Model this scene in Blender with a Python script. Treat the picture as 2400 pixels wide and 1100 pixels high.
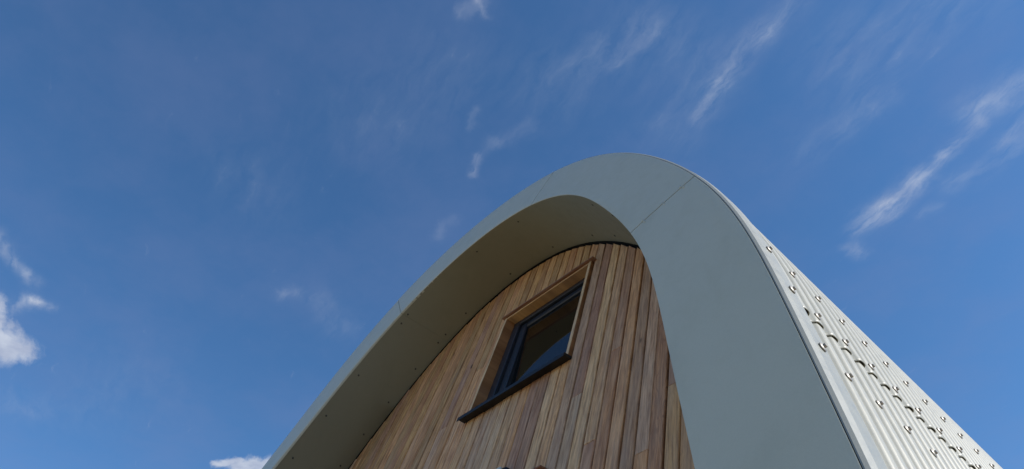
import bpy, math, random
from mathutils import Vector, Matrix
random.seed(11)
scene = bpy.context.scene
for o in list(bpy.data.objects): bpy.data.objects.remove(o)
C = scene.collection

# ------------------------------------------------------------------ camera
S = 0.4615                       # metres per drawing unit
CAMLOC = (5.13937*S, -2.14607*S, -0.10094*S)
CR = ((0.711686, 0.532929, 0.457700), (0.702402, -0.529095, -0.476119), (-0.011571, 0.660337, -0.750881))
cam_d = bpy.data.cameras.new('camera'); cam = bpy.data.objects.new('camera', cam_d); C.objects.link(cam)
M = Matrix([[CR[i][j] for j in range(3)] + [CAMLOC[i]] for i in range(3)] + [[0, 0, 0, 1]])
cam.matrix_world = M
cam_d.sensor_width = 36; cam_d.lens = 1746.5/2400*36; cam_d.clip_end = 6000; cam_d.clip_start = 0.02
scene.camera = cam
GROUND = -0.0466 - 1.60

# ------------------------------------------------------------------ sky, sun, exposure
SUN_EL, SUN_AZ = math.radians(33), math.radians(24)     # azimuth from +x towards +y
scene.view_settings.view_transform = 'Standard'; scene.view_settings.look = 'None'
scene.view_settings.gamma = 1; scene.view_settings.exposure = 0.95
try: scene.view_settings.use_curve_mapping = False
except Exception: pass
world = bpy.data.worlds.new('World'); scene.world = world; world.use_nodes = True
NT = world.node_tree; NT.nodes.clear()
def N(nt, typ, **kw):
    n = nt.nodes.new(typ)
    for k, v in kw.items():
        if k.startswith('i_'): n.inputs[int(k[2:])].default_value = v
        else: setattr(n, k, v)
    return n
def mth(nt, op, a, b=None, c=None, clamp=False):
    n = nt.nodes.new('ShaderNodeMath'); n.operation = op; n.use_clamp = clamp
    for i, x in enumerate((a, b, c)):
        if x is None: continue
        if isinstance(x, (int, float)): n.inputs[i].default_value = x
        else: nt.links.new(x, n.inputs[i])
    return n.outputs[0]
def vmt(nt, op, a, b=None, scale=None):
    n = nt.nodes.new('ShaderNodeVectorMath'); n.operation = op
    for i, x in enumerate((a, b)):
        if x is None: continue
        if isinstance(x, (tuple, list)): n.inputs[i].default_value = x
        else: nt.links.new(x, n.inputs[i])
    if scale is not None: n.inputs['Scale'].default_value = scale
    return n.outputs['Value'] if op in ('DOT_PRODUCT', 'LENGTH', 'DISTANCE') else n.outputs[0]
def noise(nt, vec, scale, detail=4, rough=.55, dist=0):
    n = nt.nodes.new('ShaderNodeTexNoise'); n.inputs['Scale'].default_value = scale
    n.inputs['Detail'].default_value = detail; n.inputs['Roughness'].default_value = rough
    n.inputs['Distortion'].default_value = dist
    if vec is not None: nt.links.new(vec, n.inputs['Vector'])
    return n
def mapr(nt, x, a, b, c=0., d=1., smooth=False):
    n = nt.nodes.new('ShaderNodeMapRange'); n.clamp = True
    if smooth: n.interpolation_type = 'SMOOTHSTEP'
    nt.links.new(x, n.inputs[0])
    for i, v in enumerate((a, b, c, d)): n.inputs[i+1].default_value = v
    return n.outputs[0]
def mixc(nt, f, a, b, mode='MIX'):
    n = nt.nodes.new('ShaderNodeMix'); n.data_type = 'RGBA'; n.blend_type = mode
    if isinstance(f, (int, float)): n.inputs[0].default_value = f
    else: nt.links.new(f, n.inputs[0])
    for i, x in ((6, a), (7, b)):
        if isinstance(x, tuple): n.inputs[i].default_value = x if len(x) == 4 else (*x, 1)
        else: nt.links.new(x, n.inputs[i])
    return n.outputs[2]

sky = NT.nodes.new('ShaderNodeTexSky'); sky.sky_type = 'NISHITA'; sky.sun_disc = False
sky.sun_elevation = SUN_EL; sky.sun_rotation = math.pi/2 - SUN_AZ
sky.air_density = 1.0; sky.dust_density = 0.15; sky.ozone_density = 3.0; sky.altitude = 1200
# thin cirrus and two small cumulus, on a flat cloud layer overhead (direction / height)
tc = NT.nodes.new('ShaderNodeTexCoord')
sep = NT.nodes.new('ShaderNodeSeparateXYZ'); NT.links.new(tc.outputs['Generated'], sep.inputs[0])
zc = mth(NT, 'MAXIMUM', sep.outputs[2], 0.06)
cmb = NT.nodes.new('ShaderNodeCombineXYZ')
NT.links.new(mth(NT, 'DIVIDE', sep.outputs[0], zc), cmb.inputs[0]); NT.links.new(mth(NT, 'DIVIDE', sep.outputs[1], zc), cmb.inputs[1])
P0 = cmb.outputs[0]
w1 = noise(NT, P0, 9, 6, .62)
P1 = vmt(NT, 'ADD', P0, vmt(NT, 'SCALE', vmt(NT, 'SUBTRACT', w1.outputs['Color'], (.5, .5, .5)), scale=.05))
w2 = noise(NT, P0, 45, 5, .65)
P2 = vmt(NT, 'ADD', P1, vmt(NT, 'SCALE', vmt(NT, 'SUBTRACT', w2.outputs['Color'], (.5, .5, .5)), scale=.009))
flat = vmt(NT, 'MULTIPLY', P2, (1, 1, 0))
CLOUD_A = (2.6, 2.9, 3.7, 1); CLOUD_B = (3.6, 3.9, 4.5, 1); SKY_STRENGTH = 0.090
SEGS = [(-1.5227, 0.0485, -1.5473, 0.1155, 0.05, 1.0), (-1.4362, 0.0326, -1.4935, 0.0782, 0.0325, 0.9), (-1.2893, 0.0226, -1.3267, 0.0778, 0.0108, 0.5), (-1.4438, 0.0672, -1.3738, 0.0956, 0.0127, 0.6), (-1.3738, 0.0956, -1.367, 0.1295, 0.0095, 0.5), (-1.2477, -0.0158, -1.2671, 0.0079, 0.013, 0.45), (-1.6427, 0.6533, -1.5835, 0.6817, 0.0154, 0.9), (-1.6065, 0.696, -1.5086, 0.7772, 0.0309, 1.0), (-1.6075, 0.7447, -1.5343, 0.8197, 0.0475, 1.0), (-0.5315, 0.4774, -0.5622, 0.4909, 0.0047, 0.6), (-0.5283, 0.4782, -0.4882, 0.4768, 0.0069, 0.12), (-0.4882, 0.4768, -0.432, 0.4928, 0.0105, 0.12), (-0.4608, 0.4172, -0.4995, 0.4308, 0.0044, 0.14), (-0.3657, 0.2881, -0.3398, 0.2925, 0.0074, 0.2), (-0.3384, 0.2912, -0.3484, 0.3108, 0.0043, 0.3), (-0.3297, 0.2911, -0.3059, 0.2846, 0.0084, 0.3), (-0.2283, 0.6688, -0.1677, 0.6383, 0.01, 0.3), (-0.1677, 0.6383, -0.0781, 0.6146, 0.0134, 0.36), (-0.0781, 0.6146, -0.0329, 0.6093, 0.0166, 0.2), (-0.2592, 0.6546, -0.1694, 0.596, 0.0426, 0.12), (-0.1922, 1.0868, -0.1858, 1.1232, 0.0114, 0.35), (-0.1512, 1.0529, -0.1105, 1.0521, 0.0179, 0.5), (-0.1151, 1.0613, -0.041, 1.0359, 0.0174, 0.6), (-0.041, 1.0359, 0.0158, 1.0242, 0.0099, 0.45), (0.0127, 1.0149, 0.0781, 0.9926, 0.0095, 0.5), (0.091, 0.9609, 0.1578, 0.9742, 0.0236, 0.4), (0.0944, 1.0551, 0.1442, 1.0475, 0.0141, 0.3), (0.0034, 1.087, 0.1321, 1.0811, 0.0181, 0.2), (-0.0671, 1.1095, -0.0469, 1.1161, 0.0107, 0.15), (-0.6553, 0.5316, -0.705, 0.5409, 0.0088, 0.13), (-1.0298, 0.4267, -1.0001, 0.4402, 0.0121, 0.22), (-0.9852, 0.4885, -1.0261, 0.5697, 0.0274, 0.12), (-0.8286, 0.2135, -0.8531, 0.2785, 0.0492, 0.06), (-0.3514, 0.4649, -0.1944, 0.4939, 0.04, 0.13), (-0.0006, 0.7351, 0.1502, 0.7564, 0.052, 0.14), (-0.6134, 0.311, -0.4507, 0.3451, 0.0639, 0.07), (-0.0708, 0.8547, 0.0065, 0.844, 0.0163, 0.12), (-0.1356, 0.8481, -0.0336, 0.8253, 0.0227, 0.1), (-0.2464, 0.4798, -0.1985, 0.4991, 0.0195, 0.15), (-1.7274, 0.1766, -1.7357, 0.2351, 0.0403, 0.12), (-1.6437, 0.3289, -1.4448, 0.358, 0.0773, 0.05)]

acc = None; hard = None
for (ax, ay, bx, by, w, st) in SEGS:
    L = math.hypot(bx-ax, by-ay) or 1e-4
    ux, uy = (bx-ax)/L, (by-ay)/L
    rel = vmt(NT, 'SUBTRACT', flat, (ax, ay, 0))
    t = mth(NT, 'MINIMUM', mth(NT, 'MAXIMUM', vmt(NT, 'DOT_PRODUCT', rel, (ux, uy, 0)), 0.0), L)
    al = NT.nodes.new('ShaderNodeCombineXYZ')
    NT.links.new(mth(NT, 'MULTIPLY', t, ux), al.inputs[0]); NT.links.new(mth(NT, 'MULTIPLY', t, uy), al.inputs[1])
    d = vmt(NT, 'LENGTH', vmt(NT, 'SUBTRACT', rel, al.outputs[0]))
    d = mth(NT, 'DIVIDE', d, w*(1.15 if st > .86 else 1.35))
    g = mth(NT, 'MULTIPLY', mth(NT, 'POWER', 2.718, mth(NT, 'MULTIPLY', mth(NT, 'MULTIPLY', d, d), -1.0)), st*(1 if st > .86 else .54))
    if st >= .88 and w > .012:
        hard = g if hard is None else mth(NT, 'MAXIMUM', hard, g)
    else:
        acc = g if acc is None else mth(NT, 'ADD', acc, g)
ani = NT.nodes.new('ShaderNodeCombineXYZ')
NT.links.new(mth(NT, 'MULTIPLY', vmt(NT, 'DOT_PRODUCT', flat, (.95, -.30, 0)), 13.0), ani.inputs[0])
NT.links.new(mth(NT, 'MULTIPLY', vmt(NT, 'DOT_PRODUCT', flat, (.30, .95, 0)), 38.0), ani.inputs[1])
fib = noise(NT, ani.outputs[0], 1.0, 8, .6, .35)
fine = mapr(NT, fib.outputs['Fac'], .34, .68, .12, 1.45)
wisp = mth(NT, 'MULTIPLY', acc, fine)
veil = noise(NT, P1, 3.2, 6, .6)
veil = mth(NT, 'MULTIPLY', mapr(NT, veil.outputs['Fac'], .36, .72, 0, 1, True), .14)
hn = mapr(NT, mth(NT, 'ADD', hard, mth(NT, 'MULTIPLY', mth(NT, 'SUBTRACT', fib.outputs['Fac'], .5), 1.1)), .16, .85, 0, .85, True)
cl = mth(NT, 'ADD', wisp, hn, clamp=True)
cl = mth(NT, 'MULTIPLY', cl, mapr(NT, sep.outputs[2], .02, .15, 0, 1))
cn = noise(NT, flat, 20, 4, .5)
ccol = mixc(NT, mapr(NT, cn.outputs['Fac'], .35, .65), CLOUD_A, CLOUD_B)
hs = NT.nodes.new('ShaderNodeHueSaturation'); hs.inputs['Saturation'].default_value = 1.17; hs.inputs['Hue'].default_value = .499; NT.links.new(sky.outputs[0], hs.inputs['Color'])
col = mixc(NT, veil, hs.outputs[0], (1.35, 1.55, 2.7, 1))
col = mixc(NT, cl, col, ccol)
bg = NT.nodes.new('ShaderNodeBackground'); bg.inputs[1].default_value = SKY_STRENGTH
NT.links.new(col, bg.inputs[0])
wo = NT.nodes.new('ShaderNodeOutputWorld'); NT.links.new(bg.outputs[0], wo.inputs[0])
sun_d = bpy.data.lights.new('sun', 'SUN'); sun_d.energy = 3.0; sun_d.angle = math.radians(.53); sun_d.color = (1, .955, .88)
sun = bpy.data.objects.new('sun', sun_d); C.objects.link(sun)
sv = Vector((math.cos(SUN_EL)*math.cos(SUN_AZ), math.cos(SUN_EL)*math.sin(SUN_AZ), math.sin(SUN_EL)))
sun.rotation_euler = sv.to_track_quat('Z', 'Y').to_euler(); sun.location = (6, 4, 9)

RO = [7.0756, 6.593, 6.1572, 5.7675, 5.4221, 5.1187, 4.8544, 4.6256, 4.4289, 4.2605, 4.1168, 3.9946, 3.8913, 3.8042, 3.7317, 3.6723, 3.6255, 3.5911, 3.5697, 3.5622, 3.5698, 3.5937, 3.635, 3.6948, 3.7735, 3.8715, 3.9884, 4.1235, 4.2749, 4.4399, 4.6144, 4.7926, 4.9678, 5.1327, 5.2802, 5.4043, 5.4999, 5.5637, 5.5942, 5.5912, 5.5561, 5.4917, 5.4022, 5.2923, 5.1674, 5.033, 4.8941, 4.7553, 4.6205, 4.4929, 4.3746, 4.2672, 4.1715, 4.0879, 4.0163, 3.9564, 3.9078, 3.8701, 3.8429, 3.8259, 3.8186, 3.8209, 3.8326, 3.8534, 3.8836, 3.9233, 3.9733, 4.0344, 4.1082, 4.1966, 4.3022, 4.428, 4.5775, 4.7548, 4.9641, 5.2096, 5.4953, 5.8244, 6.1997, 6.6229, 7.0949]
RI = [6.1256, 5.6766, 5.2733, 4.9148, 4.5992, 4.3239, 4.0859, 3.8817, 3.7074, 3.5592, 3.4334, 3.3268, 3.2361, 3.1591, 3.0936, 3.0382, 2.9921, 2.9548, 2.9265, 2.9079, 2.8994, 2.902, 2.9163, 2.943, 2.9826, 3.0353, 3.1014, 3.1811, 3.2741, 3.3794, 3.4955, 3.62, 3.7493, 3.879, 4.0041, 4.1194, 4.2199, 4.3013, 4.3599, 4.3934, 4.4006, 4.3817, 4.3384, 4.2733, 4.1902, 4.0935, 3.9877, 3.8774, 3.7668, 3.6594, 3.5581, 3.465, 3.3816, 3.3089, 3.2471, 3.1964, 3.1564, 3.1268, 3.107, 3.0963, 3.0942, 3.1001, 3.1136, 3.1345, 3.1628, 3.1987, 3.2429, 3.2963, 3.3607, 3.4379, 3.5306, 3.6421, 3.776, 3.9365, 4.1279, 4.3545, 4.6203, 4.9288, 5.2827, 5.6841, 6.1337]
RW = [6.3564, 5.838, 5.3732, 4.9611, 4.6, 4.2871, 4.0195, 3.7935, 3.6053, 3.451, 3.3267, 3.2286, 3.1534, 3.0977, 3.059, 3.0347, 3.0226, 3.0211, 3.0285, 3.0436, 3.0654, 3.093, 3.126, 3.1638, 3.2067, 3.2549, 3.3096, 3.3721, 3.4433, 3.5241, 3.6145, 3.7134, 3.8185, 3.9261, 4.0314, 4.1284, 4.2115, 4.2758, 4.3176, 4.3345, 4.3258, 4.2917, 4.2341, 4.1562, 4.0632, 3.961, 3.8555, 3.752, 3.6543, 3.5646, 3.4843, 3.4136, 3.3522, 3.2998, 3.2556, 3.2192, 3.1899, 3.1671, 3.1504, 3.1395, 3.1341, 3.1344, 3.1404, 3.1527, 3.1717, 3.1985, 3.234, 3.2799, 3.338, 3.4107, 3.5008, 3.6116, 3.7471, 3.9114, 4.1089, 4.3438, 4.6204, 4.9419, 5.3112, 5.7302, 6.1998]

# ------------------------------------------------------------------ drawing frame
# x across the gable, v up its raking face, y along the roof; the whole front leans back by TILT
TILT = 0.3256; ST, CT = math.sin(TILT), math.cos(TILT)
D = 0.9686; SO = 0.047; V0 = 4.0; VG = -3.86; YEND = 14.0
PITCH = 0.3302/2; YB = 0.1407
def W(x, y, v): return Vector((S*x, S*(y + v*ST), S*v*CT))
def interp(arr, th):
    u = (th + 2.45)/(4.9)*80
    u = min(max(u, 0), 80); i = min(int(u), 79); f = u - i
    p0 = arr[max(i-1, 0)]; p1 = arr[i]; p2 = arr[i+1]; p3 = arr[min(i+2, 80)]
    return .5*((2*p1) + (-p0+p2)*f + (2*p0-5*p1+4*p2-p3)*f*f + (-p0+3*p1-3*p2+p3)*f**3)
def curve(arr, th):
    """point of a profile at polar angle th; below |2.42| it runs straight down to the ground"""
    if abs(th) > 2.42:
        s = 1 if th > 0 else -1
        r = interp(arr, s*2.42); x, v = r*math.sin(s*2.42), V0 + r*math.cos(s*2.42)
        k = (abs(th) - 2.42)/.58
        return x, v + (VG - v)*k
    r = interp(arr, th)
    return r*math.sin(th), V0 + r*math.cos(th)
def tangent(arr, th):
    a = curve(arr, th-.01); b = curve(arr, th+.01)
    l = math.hypot(b[0]-a[0], b[1]-a[1]); return (b[0]-a[0])/l, (b[1]-a[1])/l
def offc(arr, th, off):
    x, v = curve(arr, th); tx, tv = tangent(arr, th)
    return x - tv*off, v + tx*off          # + = outwards
TH = 3.0
def lin(a, b, n): return [a + (b-a)*i/(n-1) for i in range(n)]

# ------------------------------------------------------------------ object helpers
ROOTLOC = W(0, SO, VG)
def mesh(name, verts, faces, mat=None, smooth=False, uvs=None):
    me = bpy.data.meshes.new(name); me.from_pydata([tuple(v) for v in verts], [], faces)
    if uvs is not None:
        ul = me.uv_layers.new(name='UVMap')
        for l in me.loops: ul.data[l.index].uv = uvs[l.vertex_index]
    if smooth: me.polygons.foreach_set('use_smooth', [True]*len(me.polygons))
    if mat: me.materials.append(mat)
    me.update(); return me
def link(name, me, parent=None, loc=None, rot=None, kind=None, label=None, color=None):
    o = bpy.data.objects.new(name, me); C.objects.link(o)
    if loc is not None: o.location = loc
    if rot is not None: o.rotation_euler = rot
    if parent is not None:
        o.parent = parent
        if parent.get('category'): o.matrix_parent_inverse = Matrix.Translation(-Vector(parent.location))
    if kind: o['kind'] = kind
    if label: o['label'] = label
    if color: o.color = color
    return o
def thing(name, loc, label, cat, group=None):
    o = bpy.data.objects.new(name, None); C.objects.link(o); o.location = loc; o.empty_display_size = .2
    o['label'] = label; o['category'] = cat
    if group: o['group'] = group
    return o
def loft(rows, closed=False, ring=False):
    """rows of equal-length point lists -> verts, faces"""
    n = len(rows[0]); V = [p for r in rows for p in r]; F = []
    m = len(rows)
    for i in range(m if ring else m-1):
        for j in range(n if closed else n-1):
            a = i*n + j; b = i*n + (j+1) % n; i2 = (i+1) % m
            F.append((a, b, i2*n + (j+1) % n, i2*n + j))
    return V, F
def capped(rows):
    V, F = loft(rows, closed=True); n = len(rows[0])
    F.append(tuple(reversed(range(n)))); F.append(tuple(range(len(V)-n, len(V))))
    return V, F
def boxv(x0, x1, y0, y1, v0, v1, c=.006):
    """chamfered bar in the drawing frame"""
    c = min(c, (x1-x0)/3, (y1-y0)/3, (v1-v0)/3)
    V = []
    for (v, k) in ((v0, c), (v0+c, 0), (v1-c, 0), (v1, c)):
        for (x, y) in ((x0+k, y0+c), (x0+c, y0+k), (x1-c, y0+k), (x1-k, y0+c), (x1-k, y1-c), (x1-c, y1-k), (x0+c, y1-k), (x0+k, y1-c)):
            V.append(W(x, y, v))
    F = []
    for i in range(3):
        for j in range(8):
            F.append((i*8+j, i*8+(j+1) % 8, (i+1)*8+(j+1) % 8, (i+1)*8+j))
    F.append(tuple(reversed(range(8)))); F.append(tuple(range(24, 32)))
    return V, F
def joinvf(lst):
    V, F = [], []
    for v, f in lst:
        o = len(V); V += v; F += [tuple(i+o for i in q) for q in f]
    return V, F
def uvof(V): return [(p.x/S, (p.z/S)/CT) for p in V]

# ------------------------------------------------------------------ materials
def newmat(name):
    m = bpy.data.materials.new(name); m.use_nodes = True
    nt = m.node_tree; b = nt.nodes['Principled BSDF']; return m, nt, b
def bump(nt, b, h, strength, dist):
    n = nt.nodes.new('ShaderNodeBump'); n.inputs['Strength'].default_value = strength; n.inputs['Distance'].default_value = dist
    nt.links.new(h, n.inputs['Height']); nt.links.new(n.outputs[0], b.inputs['Normal'])
def painted(name, base, rough, spots=0.0, spec=.5, grime=.16, wave=0.0):
    m, nt, b = newmat(name)
    tc = nt.nodes.new('ShaderNodeTexCoord'); oc = tc.outputs['Object']
    n1 = noise(nt, oc, 3.5, 5, .6); n2 = noise(nt, oc, 260, 3, .6); n3 = noise(nt, oc, 22, 5, .65)
    c = mixc(nt, mapr(nt, n1.outputs['Fac'], .35, .7, 0, grime), (*base, 1), (base[0]*.78, base[1]*.8, base[2]*.78, 1))
    c = mixc(nt, mapr(nt, n3.outputs['Fac'], .55, .75, 0, grime*.7), c, (base[0]*.8, base[1]*.78, base[2]*.7, 1))
    c = mixc(nt, mapr(nt, n2.outputs['Fac'], .35, .7, 0, .20), c, (base[0]*.72, base[1]*.72, base[2]*.72, 1))
    n4 = noise(nt, vmt(nt, 'MULTIPLY', oc, (9, 9, .7)), 1.0, 6, .65, .3)
    c = mixc(nt, mapr(nt, n4.outputs['Fac'], .5, .8, 0, grime*1.6), c, (base[0]*.66, base[1]*.66, base[2]*.58, 1))
    if spots:
        vo = nt.nodes.new('ShaderNodeTexVoronoi'); vo.inputs['Scale'].default_value = 210; nt.links.new(oc, vo.inputs['Vector'])
        vz = nt.nodes.new('ShaderNodeSeparateXYZ'); nt.links.new(oc, vz.inputs[0])
        low = mapr(nt, vz.outputs[2], 1.05, .25, 0, 1)
        cell = nt.nodes.new('ShaderNodeSeparateColor'); nt.links.new(vo.outputs['Color'], cell.inputs[0])
        f = mth(nt, 'MULTIPLY', mapr(nt, vo.outputs['Distance'], .34, .2, 0, 1), mapr(nt, cell.outputs[0], .66, .7, 0, 1))
        f = mth(nt, 'MULTIPLY', mth(nt, 'MULTIPLY', f, low), spots)
        c = mixc(nt, f, c, (min(base[0]*1.35, .9), min(base[1]*1.35, .9), min(base[2]*1.35, .9), 1))
    nt.links.new(c, b.inputs['Base Color'])
    r = mapr(nt, n3.outputs['Fac'], .3, .7, rough-.05, rough+.08); nt.links.new(r, b.inputs['Roughness'])
    b.inputs['Specular IOR Level'].default_value = spec
    h = n2.outputs['Fac']
    if wave:
        nw = noise(nt, oc, 2.2, 2, .5); h = mth(nt, 'ADD', mth(nt, 'MULTIPLY', nw.outputs['Fac'], 40*wave), h)
    bump(nt, b, h, .25, .0006)
    return m
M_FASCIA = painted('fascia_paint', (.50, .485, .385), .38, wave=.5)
M_SOFFIT = painted('shaded_soffit_paint', (.235, .225, .16), .55)  # same paint as the fascia, darkened in colour for the shaded underside
M_FLASH = painted('sunlit_flashing_paint', (.225, .235, .215), .42, spots=.7)  # same paint as the fascia, base colour lowered for the sunlit strip
M_ROOF = painted('roofing_paint', (.33, .325, .28), .42, spots=.5)
def simple(name, col, rough, metal=0, spec=.5, nscale=40, var=.25):
    m, nt, b = newmat(name)
    tc = nt.nodes.new('ShaderNodeTexCoord'); n = noise(nt, tc.outputs['Object'], nscale, 5, .6)
    c = mixc(nt, mapr(nt, n.outputs['Fac'], .3, .7), tuple(x*(1-var) for x in col), tuple(min(1, x*(1+var)) for x in col))
    nt.links.new(c, b.inputs['Base Color']); b.inputs['Roughness'].default_value = rough
    b.inputs['Metallic'].default_value = metal; b.inputs['Specular IOR Level'].default_value = spec
    bump(nt, b, n.outputs['Fac'], .15, .0008)
    return m
M_DARK = simple('dark_backing', (.008, .007, .006), .9)  # near-black backing, its colour standing in for shade in open gaps
M_FRAME = simple('anthracite_frame', (.022, .026, .034), .42, nscale=120)
M_SILL = simple('black_sill', (.007, .008, .010), .5, nscale=60)
M_BOLT = simple('bolt_steel', (.27, .25, .225), .45, metal=.35, nscale=200)
M_WASH = simple('washer_rubber', (.20, .185, .165), .6, nscale=200)
M_SCREW = simple('screw_head', (.06, .058, .048), .5, metal=.3)
M_RIVET = simple('painted_rivet', (.42, .46, .45), .35)
M_GALV = simple('pale_cap', (.45, .50, .49), .4)
M_INNER = simple('plaster', (.70, .64, .50), .85, nscale=8, var=.08)
M_GROUND = None

def cedar(name, usecolor=True, base=(.3, .2, .12), gloss=.55):
    m, nt, b = newmat(name)
    uv = nt.nodes.new('ShaderNodeUVMap'); uv.uv_map = 'UVMap'
    oi = nt.nodes.new('ShaderNodeObjectInfo')
    rnd = oi.outputs['Random']
    off = nt.nodes.new('ShaderNodeCombineXYZ')
    nt.links.new(mth(nt, 'MULTIPLY', rnd, 37.0), off.inputs[0]); nt.links.new(mth(nt, 'MULTIPLY', rnd, 91.0), off.inputs[1])
    p = vmt(nt, 'ADD', uv.outputs[0], off.outputs[0])
    g = noise(nt, vmt(nt, 'MULTIPLY', p, (42, 2.2, 1)), 1.0, 7, .68, .35)         # streaky grain
    g2 = noise(nt, vmt(nt, 'MULTIPLY', p, (150, 5, 1)), 1.0, 4, .6, .1)           # fine fibre
    blot = noise(nt, vmt(nt, 'MULTIPLY', p, (7, 1.7, 1)), 1.0, 5, .6, .8)         # broad tone changes
    fig = noise(nt, vmt(nt, 'MULTIPLY', p, (5.5, .75, 1)), 1.0, 2, .5, .2)
    rings = mth(nt, 'FRACT', mth(nt, 'MULTIPLY', fig.outputs['Fac'], 21.0))       # cathedral figure
    rings = mapr(nt, mth(nt, 'ABSOLUTE', mth(nt, 'SUBTRACT', rings, .5)), .3, .5, 0, 1, True)
    figamt = mapr(nt, mth(nt, 'FRACT', mth(nt, 'MULTIPLY', rnd, 7.31)), .35, .9, .06, .5)
    figamt = mth(nt, 'MAXIMUM', figamt, mth(nt, 'MULTIPLY', mth(nt, 'SUBTRACT', 1.0, oi.outputs['Alpha']), .95))
    col = oi.outputs['Color'] if usecolor else None
    if col is None:
        rgb = nt.nodes.new('ShaderNodeRGB'); rgb.outputs[0].default_value = (*base, 1); col = rgb.outputs[0]
    dark = mixc(nt, 1.0, col, (.60, .51, .44, 1), 'MULTIPLY')
    lite = mixc(nt, 1.0, col, (1.25, 1.24, 1.2, 1), 'MULTIPLY')
    c = mixc(nt, mapr(nt, g.outputs['Fac'], .38, .62), dark, lite)
    c = mixc(nt, mth(nt, 'MULTIPLY', rings, figamt), c, dark)
    c = mixc(nt, mth(nt, 'MULTIPLY', mapr(nt, g2.outputs['Fac'], .45, .75), .35), c, dark)
    c = mixc(nt, mapr(nt, blot.outputs['Fac'], .52, .72, 0, .5), c, mixc(nt, 1.0, col, (.74, .62, .64, 1), 'MULTIPLY'))
    # silvering of the exposed timber: more towards the foot of the wall
    suv = nt.nodes.new('ShaderNodeSeparateXYZ'); nt.links.new(uv.outputs[0], suv.inputs[0])
    wn = noise(nt, vmt(nt, 'MULTIPLY', p, (9, 1.1, 1)), 1.0, 6, .65, .4)
    wz = mth(nt, 'ADD', mapr(nt, suv.outputs[1], 8.2, 3.2, -.28, .34), mth(nt, 'MULTIPLY', mth(nt, 'SUBTRACT', wn.outputs['Fac'], .5), 2.0))
    wz = mapr(nt, wz, 0, .7, 0, .36)
    c = mixc(nt, wz, c, mixc(nt, mapr(nt, g.outputs['Fac'], .3, .7), (.36, .30, .245, 1), (.56, .465, .38, 1)))
    # knots
    vo = nt.nodes.new('ShaderNodeTexVoronoi'); vo.inputs['Scale'].default_value = 1.0
    nt.links.new(vmt(nt, 'MULTIPLY', p, (7.0, 2.3, 1)), vo.inputs['Vector'])
    cs = nt.nodes.new('ShaderNodeSeparateColor'); nt.links.new(vo.outputs['Color'], cs.inputs[0])
    kn = mth(nt, 'MULTIPLY', mapr(nt, vo.outputs['Distance'], .16, .05, 0, 1, True), mapr(nt, cs.outputs[0], .84, .87))
    c = mixc(nt, mth(nt, 'MULTIPLY', kn, .8), c, (.035, .022, .014, 1))
    nt.links.new(c, b.inputs['Base Color'])
    b.inputs['Roughness'].default_value = gloss; b.inputs['Specular IOR Level'].default_value = .35
    h = mth(nt, 'ADD', g.outputs['Fac'], mth(nt, 'MULTIPLY', g2.outputs['Fac'], .6))
    bump(nt, b, h, .35, .0012)
    return m
M_CEDAR = cedar('weathered_cedar', gloss=.62)
M_TRIM = cedar('oiled_cedar_trim', False, (.56, .32, .12), .5)

def make_ground_mat():
    m, nt, b = newmat('bounce_ground')  # unseen ground, its pale warm colour chosen to bounce light upwards
    tc = nt.nodes.new('ShaderNodeTexCoord'); oc = tc.outputs['Object']
    a = noise(nt, oc, .25, 6, .6); d = noise(nt, oc, 9, 6, .7)
    c = mixc(nt, mapr(nt, a.outputs['Fac'], .35, .65), (.46, .37, .235, 1), (.54, .44, .29, 1))
    c = mixc(nt, mapr(nt, d.outputs['Fac'], .35, .7), c, (.32, .25, .155, 1))
    nt.links.new(c, b.inputs['Base Color']); b.inputs['Roughness'].default_value = .95
    bump(nt, b, d.outputs['Fac'], .8, .05); return m
def make_glass():
    m, nt, b = newmat('window_glass')
    b.inputs['Base Color'].default_value = (.012, .012, .009, 1); b.inputs['Roughness'].default_value = .015
    b.inputs['IOR'].default_value = 1.6; b.inputs['Transmission Weight'].default_value = 0.0
    tc = nt.nodes.new('ShaderNodeTexCoord'); n = noise(nt, tc.outputs['Object'], 3, 2, .5)
    nt.links.new(mapr(nt, n.outputs['Fac'], .3, .7, .01, .03), b.inputs['Roughness'])
    tr = nt.nodes.new('ShaderNodeBsdfTransparent'); tr.inputs[0].default_value = (.55, .58, .55, 1)
    ad = nt.nodes.new('ShaderNodeMixShader'); ad.inputs[0].default_value = .6
    fr = nt.nodes.new('ShaderNodeFresnel'); fr.inputs[0].default_value = 1.65
    f = mapr(nt, fr.outputs[0], 0, 1, .42, 1.0); nt.links.new(f, ad.inputs[0])
    nt.links.new(tr.outputs[0], ad.inputs[1]); nt.links.new(b.outputs[0], ad.inputs[2])
    out = nt.nodes['Material Output']; nt.links.new(ad.outputs[0], out.inputs['Surface'])
    b.inputs['IOR'].default_value = 2.8
    return m
M_GLASS = make_glass(); M_BOUNCE = make_ground_mat()

# ------------------------------------------------------------------ ground
R_ = 3000.0; gv = [(0, 0, 0)]; gf = []
rad = [3, 8, 20, 60, 200, 700, R_]; ns = 48
for r in rad:
    for j in range(ns): gv.append((r*math.cos(2*math.pi*j/ns), r*math.sin(2*math.pi*j/ns), 0))
for j in range(ns): gf.append((0, 1+j, 1+(j+1) % ns))
for i in range(len(rad)-1):
    for j in range(ns):
        a = 1+i*ns; gf.append((a+j, a+ns+j, a+ns+(j+1) % ns, a+(j+1) % ns))
g = link('ground', mesh('ground', gv, gf, M_BOUNCE), loc=(0, 0, GROUND), kind='structure')

# ------------------------------------------------------------------ the arched cabin
house = thing('cabin', ROOTLOC, 'arched timber cabin with a cedar gable, pale grey rim and corrugated curved metal roof', 'cabin')

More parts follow.
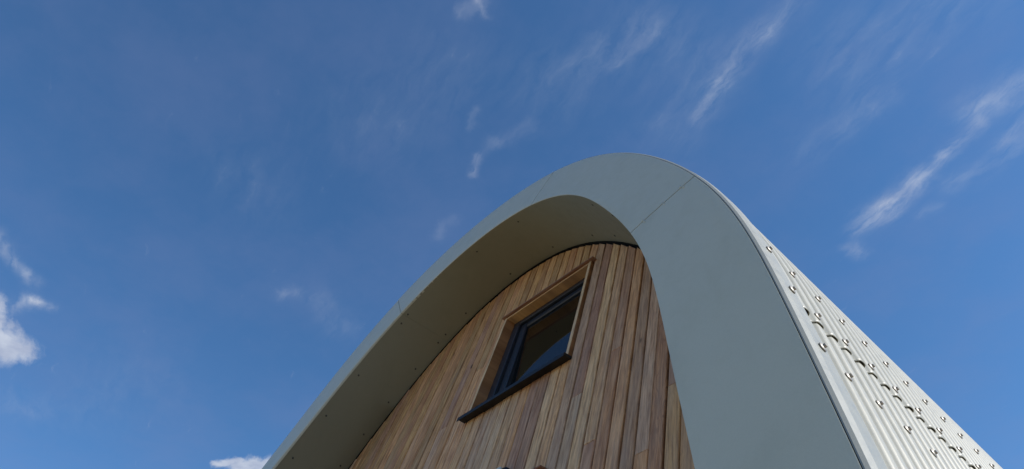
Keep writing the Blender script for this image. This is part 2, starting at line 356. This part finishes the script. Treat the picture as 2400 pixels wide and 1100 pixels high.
# roof structure under the sheets
ths = lin(-TH, TH, 121)
rows = []
for th in ths:
    o = offc(RO, th, -.05); i = offc(RO, th, -.40)
    rows.append([W(o[0], SO+.03, o[1]), W(o[0], YEND-.05, o[1]), W(i[0], YEND-.05, i[1]), W(i[0], D+.12, i[1]), W(i[0], SO+.05, i[1])])
V, F = capped(rows)
roof = link('roof', mesh('roof', V, F, M_DARK), house)

AMP = .0175
def corr(y):
    ph = (y - YB)/PITCH*2*math.pi
    return AMP*math.tanh(2.0*(math.cos(ph)+.28))          # broad crest at the bolt lines, narrow valley
V_LAP, V_OVER = 2.885, 3.12
def th_at_v(arr, v, side):
    a, b = .3, 2.9
    for _ in range(50):
        m = (a+b)/2
        if curve(arr, side*m)[1] > v: a = m
        else: b = m
    return side*(a+b)/2
def sheet(name, th0, th1, nth, off, lap0=False, lap1=False, y0=.19):
    ys = []; y = y0
    while y < YEND: ys.append(y); y += PITCH/14
    rows = []; back = []
    tl = lin(th0, th1, nth)
    if lap0: tl = lin(th0, th0+.05, 9) + lin(th0+.05, th1-.05, nth-18)[1:-1] + lin(th1-.05, th1, 9)
    nth = len(tl)
    for i, th in enumerate(tl):
        x, v = curve(RO, th); tx, tv = tangent(RO, th)
        r = []; rb = []
        e = 0
        if lap0 and i < 6: e = 1-i/6
        if lap1 and i > nth-7: e = 1-(nth-1-i)/6
        for y in ys:
            h = off + corr(y)
            if e:
                k = (y - YB)/PITCH; kk = round(k)
                if kk % 2 == 1 and abs(k-kk) < .36: h += .0055*e*e*math.cos((k-kk)/.36*math.pi/2)*(.8+.4*math.sin(kk*1.7))
                h += .0005*e
            r.append(W(x - tv*h, y, v + tx*h)); hb = h - .003
            rb.append(W(x - tv*hb, y, v + tx*hb))
        rows.append(r); back.append(rb)
    n = len(ys); m = len(rows)
    V1, F1 = loft(rows); V2, F2 = loft(back)
    V = V1 + V2; o = len(V1); F = F1 + [tuple(reversed([q+o for q in f])) for f in F2]
    for j in range(n-1):
        F.append((j+1, j, o+j, o+j+1)); a = (m-1)*n; F.append((a+j, a+j+1, o+a+j+1, o+a+j))
    for i in range(m-1):
        F.append((i*n, (i+1)*n, o+(i+1)*n, o+i*n)); a = n-1; F.append(((i+1)*n+a, i*n+a, o+i*n+a, o+(i+1)*n+a))
    me = mesh(name, V, F, M_ROOF, smooth=True)
    nF1 = len(F1)+len(F2)
    for k in range(nF1, len(F)): me.polygons[k].use_smooth = False
    return link(name, me, roof)
tl_r = th_at_v(RO, V_LAP, 1); to_r = th_at_v(RO, V_OVER, 1)
tl_l = th_at_v(RO, V_LAP, -1); to_l = th_at_v(RO, V_OVER, -1)
sheet('roofing_sheet', tl_l, tl_r, 110, 0.0105, lap0=True, lap1=True)
sheet('roofing_sheet', to_r, TH, 40, 0.0)
sheet('roofing_sheet', -TH, to_l, 40, 0.0)

# flashing strip along the front edge of the roof
prof = [(SO+.06, .0030), (SO+.0035, .0030), (SO+.0035, .010), (SO+.016, .026), (.11, .037), (.225, .040), (.238, .035), (.243, .012), (.237, .010), (.232, .030), (SO+.03, .016), (SO+.06, .012)]
rows = [[W(*(lambda p: (p[0], y, p[1]))(offc(RO, th, off))) for (y, off) in prof] for th in lin(-TH, TH, 241)]
V, F = capped(rows)
link('edge_flashing', mesh('edge_flashing', V, F, M_FLASH), house)

# fixing bolts: rubber washer and hexagon head in one mesh each
def bolt_mesh():
    V, F = [], []; mats = []
    def disc(r0, z0, r1, z1, n, mi, cap=False, ph=0):
        o = len(V)
        for (r, z) in ((r0, z0), (r1, z1)):
            for j in range(n):
                a = 2*math.pi*j/n+ph; V.append(Vector((r*math.cos(a), r*math.sin(a), z))*S*1.12)
        for j in range(n):
            F.append((o+j, o+(j+1) % n, o+n+(j+1) % n, o+n+j)); mats.append(mi)
        if cap: F.append(tuple(range(o+n, o+2*n))); mats.append(mi)
    disc(.021, -.006, .0235, .002, 18, 1); disc(.0235, .002, .024, .005, 18, 0); disc(.024, .005, .017, .009, 18, 0); disc(.017, .009, .012, .010, 18, 0, True)
    disc(.0108, .009, .0108, .019, 6, 0); disc(.0108, .019, .009, .021, 6, 0, True)
    me = bpy.data.meshes.new('bolt'); me.from_pydata([tuple(v) for v in V], [], F)
    me.materials.append(M_BOLT); me.materials.append(M_WASH)
    for p, mi in zip(me.polygons, mats): p.material_index = mi
    return me
BM = bolt_mesh()
def bolt(th, y, side=1, extra=0.0):
    x, v = offc(RO, th, AMP+.012+extra); tx, tv = tangent(RO, th)
    n = Vector((-tv*CT, 0, tx)).normalized()
    o = link('bolt', BM, roof, loc=W(x, y, v)); 
    q = n.to_track_quat('Z', 'Y'); o.rotation_euler = (q @ Matrix.Rotation(random.uniform(0, 1), 3, 'Z').to_quaternion() @ Matrix.Rotation(random.uniform(-.06, .06), 3, 'X').to_quaternion()).to_euler()
    return o
for (v, kmax, side) in ((2.3536, 40, 1), (2.9744, 40, 1), (3.5537, 40, 1), (1.0, 20, 1), (2.97, 12, -1), (3.55, 12, -1)):
    th = th_at_v(RO, v, side)
    for k in range(kmax):
        bolt(th, YB + k*2*PITCH + (.028 if k == 0 else 0), extra=.012 if k == 0 else (0 if v > 2.9 else -.011))

# fascia: panels round the arch, butt jointed
AN = [-3.0, -1.35, -.41, .217, 1.246, 3.0]
AOFF_OUT = [0, 0, -.028, -.0067, -.025, 0]      # joints are not quite radial
AOFF_IN = [0, 0, .014, .0067, .026, 0]
rows = []
for th in lin(-TH, TH, 181):
    a = offc(RI, th, .035); b = offc(RO, th, -.03)
    rows.append([W(a[0], .05, a[1]), W(b[0], SO+.035, b[1]), W(b[0], SO+.10, b[1]), W(a[0], .14, a[1])])
V, F = capped(rows)
fascia = link('fascia', mesh('fascia', V, F, M_DARK), house)
for i in range(len(AN)-1):
    rows = []; m = max(24, int(60*(AN[i+1]-AN[i])))
    gp = .0024 if i >= 3 else .0010
    dy0 = .006 if i == 2 else 0.0
    for a in lin(0, 1, m):
        ti = (AN[i]+AOFF_IN[i]+gp)*(1-a) + (AN[i+1]+AOFF_IN[i+1]-gp)*a
        to = (AN[i]+AOFF_OUT[i]+gp*.8)*(1-a) + (AN[i+1]+AOFF_OUT[i+1]-gp*.8)*a
        pi_ = curve(RI, ti); po = curve(RO, to)
        def at(k, y): return W(pi_[0]*(1-k)+po[0]*k, y, pi_[1]*(1-k)+po[1]*k)
        L = math.hypot(po[0]-pi_[0], po[1]-pi_[1]); e = .007/L
        y1 = SO + (-.007*(1-a) if i == 2 else 0)
        mid = [at(k, SO*k*0 + (SO)*k - .004*math.sin(math.pi*k)) for k in (.12, .3, .5, .7, .88)]
        rows.append([at(0, .034), at(0, .007), at(e*.3, .002), at(e, 0)] + mid + [at(1-e*.3, y1), at(1, y1+.0008), at(1-e*.8, y1+.0016), at(1-e*2.5, y1+.003), at(1-e*3.2, SO+.034)])
    V, F = capped(rows)
    me = mesh('fascia_panel', V, F, M_FASCIA, smooth=True)
    try: me.set_sharp_from_angle(angle=math.radians(28))
    except Exception: pass
    link('fascia_panel', me, fascia)
# small clips set in either side of the joint on the right
def dot_mesh(name, r, h, mat, n=10, sx=1.0):
    V = []
    for (rr, z) in ((r, -h), (r, h*.4), (r*.6, h)):
        for j in range(n):
            a = 2*math.pi*j/n; V.append(Vector((rr*math.cos(a)*sx, rr*math.sin(a), z))*S)
    F = [(i*n+j, i*n+(j+1) % n, (i+1)*n+(j+1) % n, (i+1)*n+j) for i in range(2) for j in range(n)] + [tuple(range(2*n, 3*n))]
    return mesh(name, V, F, mat)
RM = dot_mesh('rivet', .0085, .004, M_RIVET, sx=1.9)
i1 = curve(RI, AN[4]+AOFF_IN[4]); o1 = curve(RO, AN[4]+AOFF_OUT[4])
dx, dv = o1[0]-i1[0], o1[1]-i1[1]; dl = math.hypot(dx, dv)
for k in (.2, .5, .8):
    for s in (-1, 1):
        x = i1[0] + dx*k - dv/dl*.03*s; v = i1[1] + dv*k + dx/dl*.03*s
        o = link('rivet', RM, fascia, loc=W(x, SO*k - .006, v)); o.rotation_euler = (math.radians(90)-TILT*1.0, math.atan2(-dv, dx), 0)

# soffit: curved lining between rim and cladding
def soff(th, y):
    k = y/D; a = curve(RI, th); b = curve(RW, th)
    return a[0]*(1-k)+b[0]*k, a[1]*(1-k)+b[1]*k
def soffw(th, y, off=0):
    x, v = soff(th, y); tx, tv = tangent(RI, th); return W(x - tv*off, y, v + tx*off)
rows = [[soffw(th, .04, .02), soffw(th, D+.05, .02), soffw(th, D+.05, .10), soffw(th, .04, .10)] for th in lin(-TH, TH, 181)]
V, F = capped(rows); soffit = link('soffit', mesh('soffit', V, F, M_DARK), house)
YS = D - .035
AS = [-3.0, -.396, 1.272, 3.0]
for i in range(len(AS)-1):
    rows = []; m = max(24, int(50*(AS[i+1]-AS[i])))
    for a in lin(0, 1, m):
        th = (AS[i]+.0002)*(1-a) + (AS[i+1]-.0002)*a
        ysl = [.010, .3, .6, YS-.006]
        rows.append([soffw(th, .006, .006)] + [soffw(th, y, 0) for y in ysl] + [soffw(th, YS, .004), soffw(th, YS, .018), soffw(th, .012, .018)])
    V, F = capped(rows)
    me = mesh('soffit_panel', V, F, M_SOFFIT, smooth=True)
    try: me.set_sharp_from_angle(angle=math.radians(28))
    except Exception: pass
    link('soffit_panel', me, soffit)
SM = dot_mesh('screw', .0145, .007, M_SCREW)
spots = [(t, .14) for t in (-1.6, -1.3, -1.08, -.86, -.66, -.08, .12, .66, .9, 1.3)] + [(-.425, .12), (-.388, .10)] + \
        [(t, .80) for t in (-1.5, -1.2, -1.02, -.86, -.70, -.54, -.418, -.38, -.28, -.07, .14, .38, .55, .8, 1.1, 1.4)]
for (t, y) in spots:
    tx, tv = tangent(RI, t); n = Vector((tv*CT, 0, -tx)).normalized()
    o = link('screw', SM, soffit, loc=soffw(t, y)); o.rotation_euler = n.to_track_quat('Z', 'Y').to_euler()

# ------------------------------------------------------------------ cedar cladding
GX, GP = 1.7186, .14
WX0, WX1 = GX - 13*GP, GX - 2*GP                 # window bay between two joints
WINS = [(4.99, 7.02), (1.55, 3.435)]
def wall_top_at(x):
    s = 1 if x >= 0 else -1
    if abs(x) < 1e-4: return curve(RW, 0)[1]
    lo, hi = 0.0, 2.2
    # highest crossing: walk outwards from the crown
    prev = 0.0
    t = 0.0
    while t < 2.3:
        if abs(curve(RW, s*t)[0]) >= abs(x): break
        prev = t; t += .01
    else: return None
    a, b = prev, t
    for _ in range(20):
        m = (a+b)/2
        if abs(curve(RW, s*m)[0]) >= abs(x): b = m
        else: a = m
    return curve(RW, s*a)[1]
# near-black backing behind, coloured so gaps read as shade, following the arch
rows = []
for th in lin(-TH, TH, 121):
    x, v = curve(RW, th); rows.append([W(x, D+.045, v), W(x, D+.10, v)])
mb = []
VV = []; FF = []
cy = [.0]
def strip(xa, xb, va, vb):
    o = len(VV)
    for (x, v) in ((xa, va), (xb, va), (xb, vb), (xa, vb)): VV.append(W(x, D+.045, v)); VV.append(W(x, D+.10, v))
    FF.extend([(o, o+2, o+4, o+6), (o+7, o+5, o+3, o+1), (o, o+1, o+3, o+2), (o+2, o+3, o+5, o+4), (o+4, o+5, o+7, o+6), (o+6, o+7, o+1, o)])
xs = lin(-3.6, 3.9, 76)
for a, b in zip(xs[:-1], xs[1:]):
    ta, tb = wall_top_at(a), wall_top_at(b)
    t = min(ta if ta is not None else 0, tb if tb is not None else 0) + .12
    if t <= VG: continue
    segs_ = [(VG, t)]
    if a < WX1-.02 and b > WX0+.02:
        for (w0, w1) in WINS:
            ns_ = []
            for (p, q) in segs_:
                if q <= w0 or p >= w1: ns_.append((p, q)); continue
                if p < w0: ns_.append((p, w0))
                if q > w1: ns_.append((w1, q))
            segs_ = ns_
    for (p, q) in segs_:
        xa, xb = a, b
        strip(xa, xb-.0005, p, q)
wall = link('gable_wall', mesh('gable_wall', VV, FF, M_DARK), house)

PAL = dict(tan=(.50, .31, .18), pale=(.55, .39, .26), mauve=(.36, .225, .185), brown=(.37, .21, .115), yellow=(.54, .35, .18),
           orange=(.52, .26, .12), grey=(.43, .34, .27), olive=(.39, .26, .135), dmauve=(.26, .155, .14))
SPEC = {  # column: [(from v, colour)] from the foot up
    8: ['yellow'], 7: ['yellow', 3.667, 'mauve'], 6: ['brown*'], 5: ['orange', 3.065, 'grey'], 4: ['mauve'], 3: ['tan'], 2: ['brown', 4.661, 'mauve'],
    1: ['mauve', 3.49, 'pale'], 0: ['pale'], -1: ['grey', 4.272, 'dmauve'], -2: ['grey'], -3: ['tan'], -4: ['pale'], -5: ['dmauve'], -6: ['dmauve'],
    -7: ['tan'], -8: ['pale'], -9: ['grey'], -10: ['grey'], -11: ['grey'], -12: ['pale'], -13: ['pale'], -14: ['tan'], -15: ['tan', 6.1, 'olive'], -16: ['brown'],
    -17: ['grey', 5.18, 'mauve'], -18: ['olive'], -19: ['olive'], -20: ['brown'], -21: ['tan'], -22: ['yellow'], -23: ['brown'], -24: ['olive'], -25: ['tan'], -26:['yellow'], -27:['brown']}
UP = {  # tone of the boards above the window
    -3: 'tan', -4: 'olive', -5: 'yellow', -6: 'brown', -7: 'yellow', -8: 'olive', -9: 'tan', -10: 'brown', -11: 'yellow', -12: 'olive', -13: 'tan'}
PROUD = {}
def board(k, xa, xb, va, vb, tone, topclip):
    """one piece of board; its top follows the arch where topclip"""
    fig = tone.endswith('*'); tone = tone.rstrip('*')
    c = PAL[tone]; j = random.uniform(.88, 1.12)
    c = [a*.68 + b_*.32 for a, b_ in zip((c[0]*1.20, c[1]*1.03, c[2]*.84), (.59, .36, .175))]
    c = tuple(min(.8, q*j*random.uniform(.97, 1.03)) for q in c)
    g = .0065
    x0, x1 = xa + g, xb - g
    if topclip:
        t0, t1 = wall_top_at(xa), wall_top_at(xb)
        if t0 is None or t1 is None: return
        t0 -= .07; t1 -= .07
        if vb is not None: t0, t1 = min(t0, vb), min(t1, vb)
    else: t0 = t1 = vb
    if min(t0, t1) <= va + .02: return
    pr = PROUD.setdefault(k, random.uniform(-.004, .009)) + random.uniform(-.0015, .0015)
    yf, yb = D - .03 - pr, D + .035
    ys_ = (yb, yf+.009, yf+.003, yf); ins = (0, 0, .0035, .009)
    V = []
    for y, i in zip(ys_, ins):
        ii = i*.5
        V += [W(x0+i, y, va+.002+ii), W(x1-i, y, va+.002+ii), W(x1-i, y, t1-ii), W(x0+i, y, t0-ii)]
    F = [(3, 2, 1, 0)]
    for r in range(3):
        for q in range(4): F.append((r*4+q, r*4+(q+1) % 4, r*4+4+(q+1) % 4, r*4+4+q))
    F.append((12, 13, 14, 15))
    me = mesh('board', V, F, M_CEDAR, uvs=uvof(V))
    link('board', me, wall, color=(*c, 0.0 if fig else 1.0))
names = list(PAL)
for k in range(-38, 16):
    xa, xb = GX + k*GP, GX + (k+1)*GP
    ta, tb = wall_top_at(xa), wall_top_at(xb)
    if ta is None or tb is None: continue
    sp = SPEC.get(k, [random.choice(['tan', 'olive', 'brown', 'yellow', 'mauve', 'grey'])])
    cuts = [VG, VG + random.uniform(1.2, 4.2)] + [s for s in sp if not isinstance(s, str)] + [99]
    tones = [random.choice(['tan', 'grey', 'mauve', 'brown'])] + [s for s in sp if isinstance(s, str)]
    if k in UP and len(tones) == 2: pass
    inwin = WX0 - .01 < xa and xb < WX1 + .01
    for a, b, tone in zip(cuts[:-1], cuts[1:], tones):
        parts = [(a, b)]
        if inwin:
            for (w0, w1) in WINS:
                np_ = []
                for (p, q) in parts:
                    if q <= w0 or p >= w1: np_.append((p, q)); continue
                    if p < w0: np_.append((p, w0))
                    if q > w1: np_.append((w1, q))
                parts = np_
        for (p, q) in parts:
            tt = UP.get(k, tone) if (inwin and p > 6.9) else tone
            top = min(ta, tb)
            if p > max(ta, tb): continue
            board(k, xa, xb, p, q if q < 99 else None, tt, q > min(ta, tb) - .06)

# ------------------------------------------------------------------ windows
def window(v0, v1, name='window'):
    x0, x1 = WX0 + .012, WX1 - .012
    YF = D + .075                                   # face of the window frame
    jt = .036
    # frame (outer member), set back in the opening
    fw = .12
    ix0, ix1, iv0, iv1 = x0+jt, x1-jt-.01, v0+.06, v1-.02
    fr = joinvf([boxv(ix0, ix0+fw, YF, YF+.16, iv0, iv1), boxv(ix1-fw, ix1, YF, YF+.16, iv0, iv1),
                 boxv(ix0+fw, ix1-fw, YF+.001, YF+.16, iv1-fw, iv1), boxv(ix0+fw, ix1-fw, YF+.001, YF+.16, iv0, iv0+fw)])
    win = link(name, mesh(name, *fr, M_FRAME), house)
    a0, a1, b0, b1 = ix0+fw-.004, ix1-fw+.004, iv0+fw-.004, iv1-fw+.004; sw = .11; ysf = YF+.045
    sa = joinvf([boxv(a0, a0+sw, ysf, ysf+.10, b0, b1, .014), boxv(a1-sw, a1, ysf, ysf+.10, b0, b1, .014),
                 boxv(a0+sw, a1-sw, ysf+.001, ysf+.10, b1-sw, b1, .014), boxv(a0+sw, a1-sw, ysf+.001, ysf+.10, b0, b0+sw, .014)])
    link('sash', mesh('sash', *sa, M_FRAME), win)
    yg = ysf + .055
    gz0, gz1 = b0+sw-.01, b1-sw+.01
    lean = .035*(gz1-gz0)/CT                       # the unit sits a touch out of plane in its sash
    V, F = boxv(a0+sw-.01, a1-sw+.01, yg, yg+.02, gz0, gz1, .002)
    V = [Vector((p.x, p.y - S*lean*((p.z/S/CT) - gz0)/(gz1-gz0) + S*lean*.5, p.z)) for p in V]
    link('pane', mesh('pane', V, F, M_GLASS), win)
    # cedar reveal: jambs standing a little proud of the boards, head lining
    yt = D - .075
    for (xa, xb) in ((x0, x0+jt), (x1-jt-.01, x1-.002)):
        V, F = boxv(xa, xb, yt, D+.22, v0+.05, v1-.012, .004)
        me = mesh('jamb', V, F, M_JAMB, uvs=uvof(V)); me.materials.append(M_PALE)
        for p in me.polygons:
            if all(me.vertices[q].co.y/S - me.vertices[q].co.z/S/CT*ST < yt + .006 for q in p.vertices): p.material_index = 1
        link('jamb', me, win)
    V, F = boxv(x0+jt+.001, x1-jt-.011, yt+.004, D+.22, v1-.05, v1-.014, .004)
    link('head_lining', mesh('head_lining', V, F, M_TRIM, uvs=[(p.z/S*4, p.x/S) for p in V]), win)
    V, F = boxv(x0-.035, x1+.05, D-.115, D+.03, v1-.010, v1+.012, .004)
    link('head_flashing', mesh('head_flashing', V, F, M_HEAD, uvs=[(p.y/S*4, p.x/S) for p in V]), win)
    # sill: folded black metal with a front lip
    pr = [(D+.10, .055), (D-.138, .034), (D-.144, .030), (D-.144, -.030), (D-.136, -.030), (D-.134, .000), (D-.03, .000), (D+.10, .004)]
    rows = [[W(x, y, v0+dv) for (y, dv) in pr] for x in (x0-.05, x0-.046, x1+.008, x1+.012)]
    V, F = capped(rows)
    link('sill', mesh('sill', V, F, M_SILL), win)
    # room behind: plain box with its open side to the glass
    return win
M_JAMB = cedar('cedar_jamb', False, (.40, .20, .085), .5); M_PALE = cedar('bleached_cedar_edge', False, (.66, .47, .27), .6)
M_HEAD = cedar('dark_stained_head', False, (.24, .095, .045), .45)
w_up = window(*WINS[0]); w_lo = window(*WINS[1])

# room seen through the panes
rx0, rx1, ry0, ry1, rv0, rv1 = -2.0, 2.6, D+.25, D+5.5, .6, 7.25
V = [W(x, y, v) for x in (rx0, rx1) for y in (ry0, ry1) for v in (rv0, rv1)]
F = [(0, 1, 3, 2), (4, 6, 7, 5), (0, 4, 5, 1), (2, 3, 7, 6), (0, 2, 6, 4), (1, 5, 7, 3)]
F = [F[0], F[1], F[3], F[4], F[5]]
link('room_lining', mesh('room_lining', V, F, M_INNER), house)

# rear gable, plain boards joined
rows = []
V = []
for th in lin(-TH, TH, 61):
    x, v = offc(RO, th, -.02); V.append(W(x, YEND-.04, v))
V2 = [p + Vector((0, .03, 0)) for p in V]; n = len(V)
F = [tuple(range(n)), tuple(reversed(range(n, 2*n)))] + [(j, j+n, (j+1) % n + n, (j+1) % n) for j in range(n)]
link('rear_wall', mesh('rear_wall', V+V2, F, M_DARK), house)

# ------------------------------------------------------------------ wall light under the window
lx0, lx1, lv0, lv1 = .78, 1.0, 3.46, 3.705
wl = thing('wall_light', W((lx0+lx1)/2, D-.03, lv0), 'small black fitting with a pale grey cover, cut off by the bottom of the photo', 'wall light')
V, F = boxv(lx0, lx1, D-.12, D-.035, lv0, lv1, .03)
link('housing', mesh('housing', V, F, M_SILL), wl)
V, F = boxv(lx0+.01, lx1-.03, D-.155, D-.1205, lv0+.01, lv1-.02, .02)
link('cover', mesh('cover', V, F, M_GALV), wl)
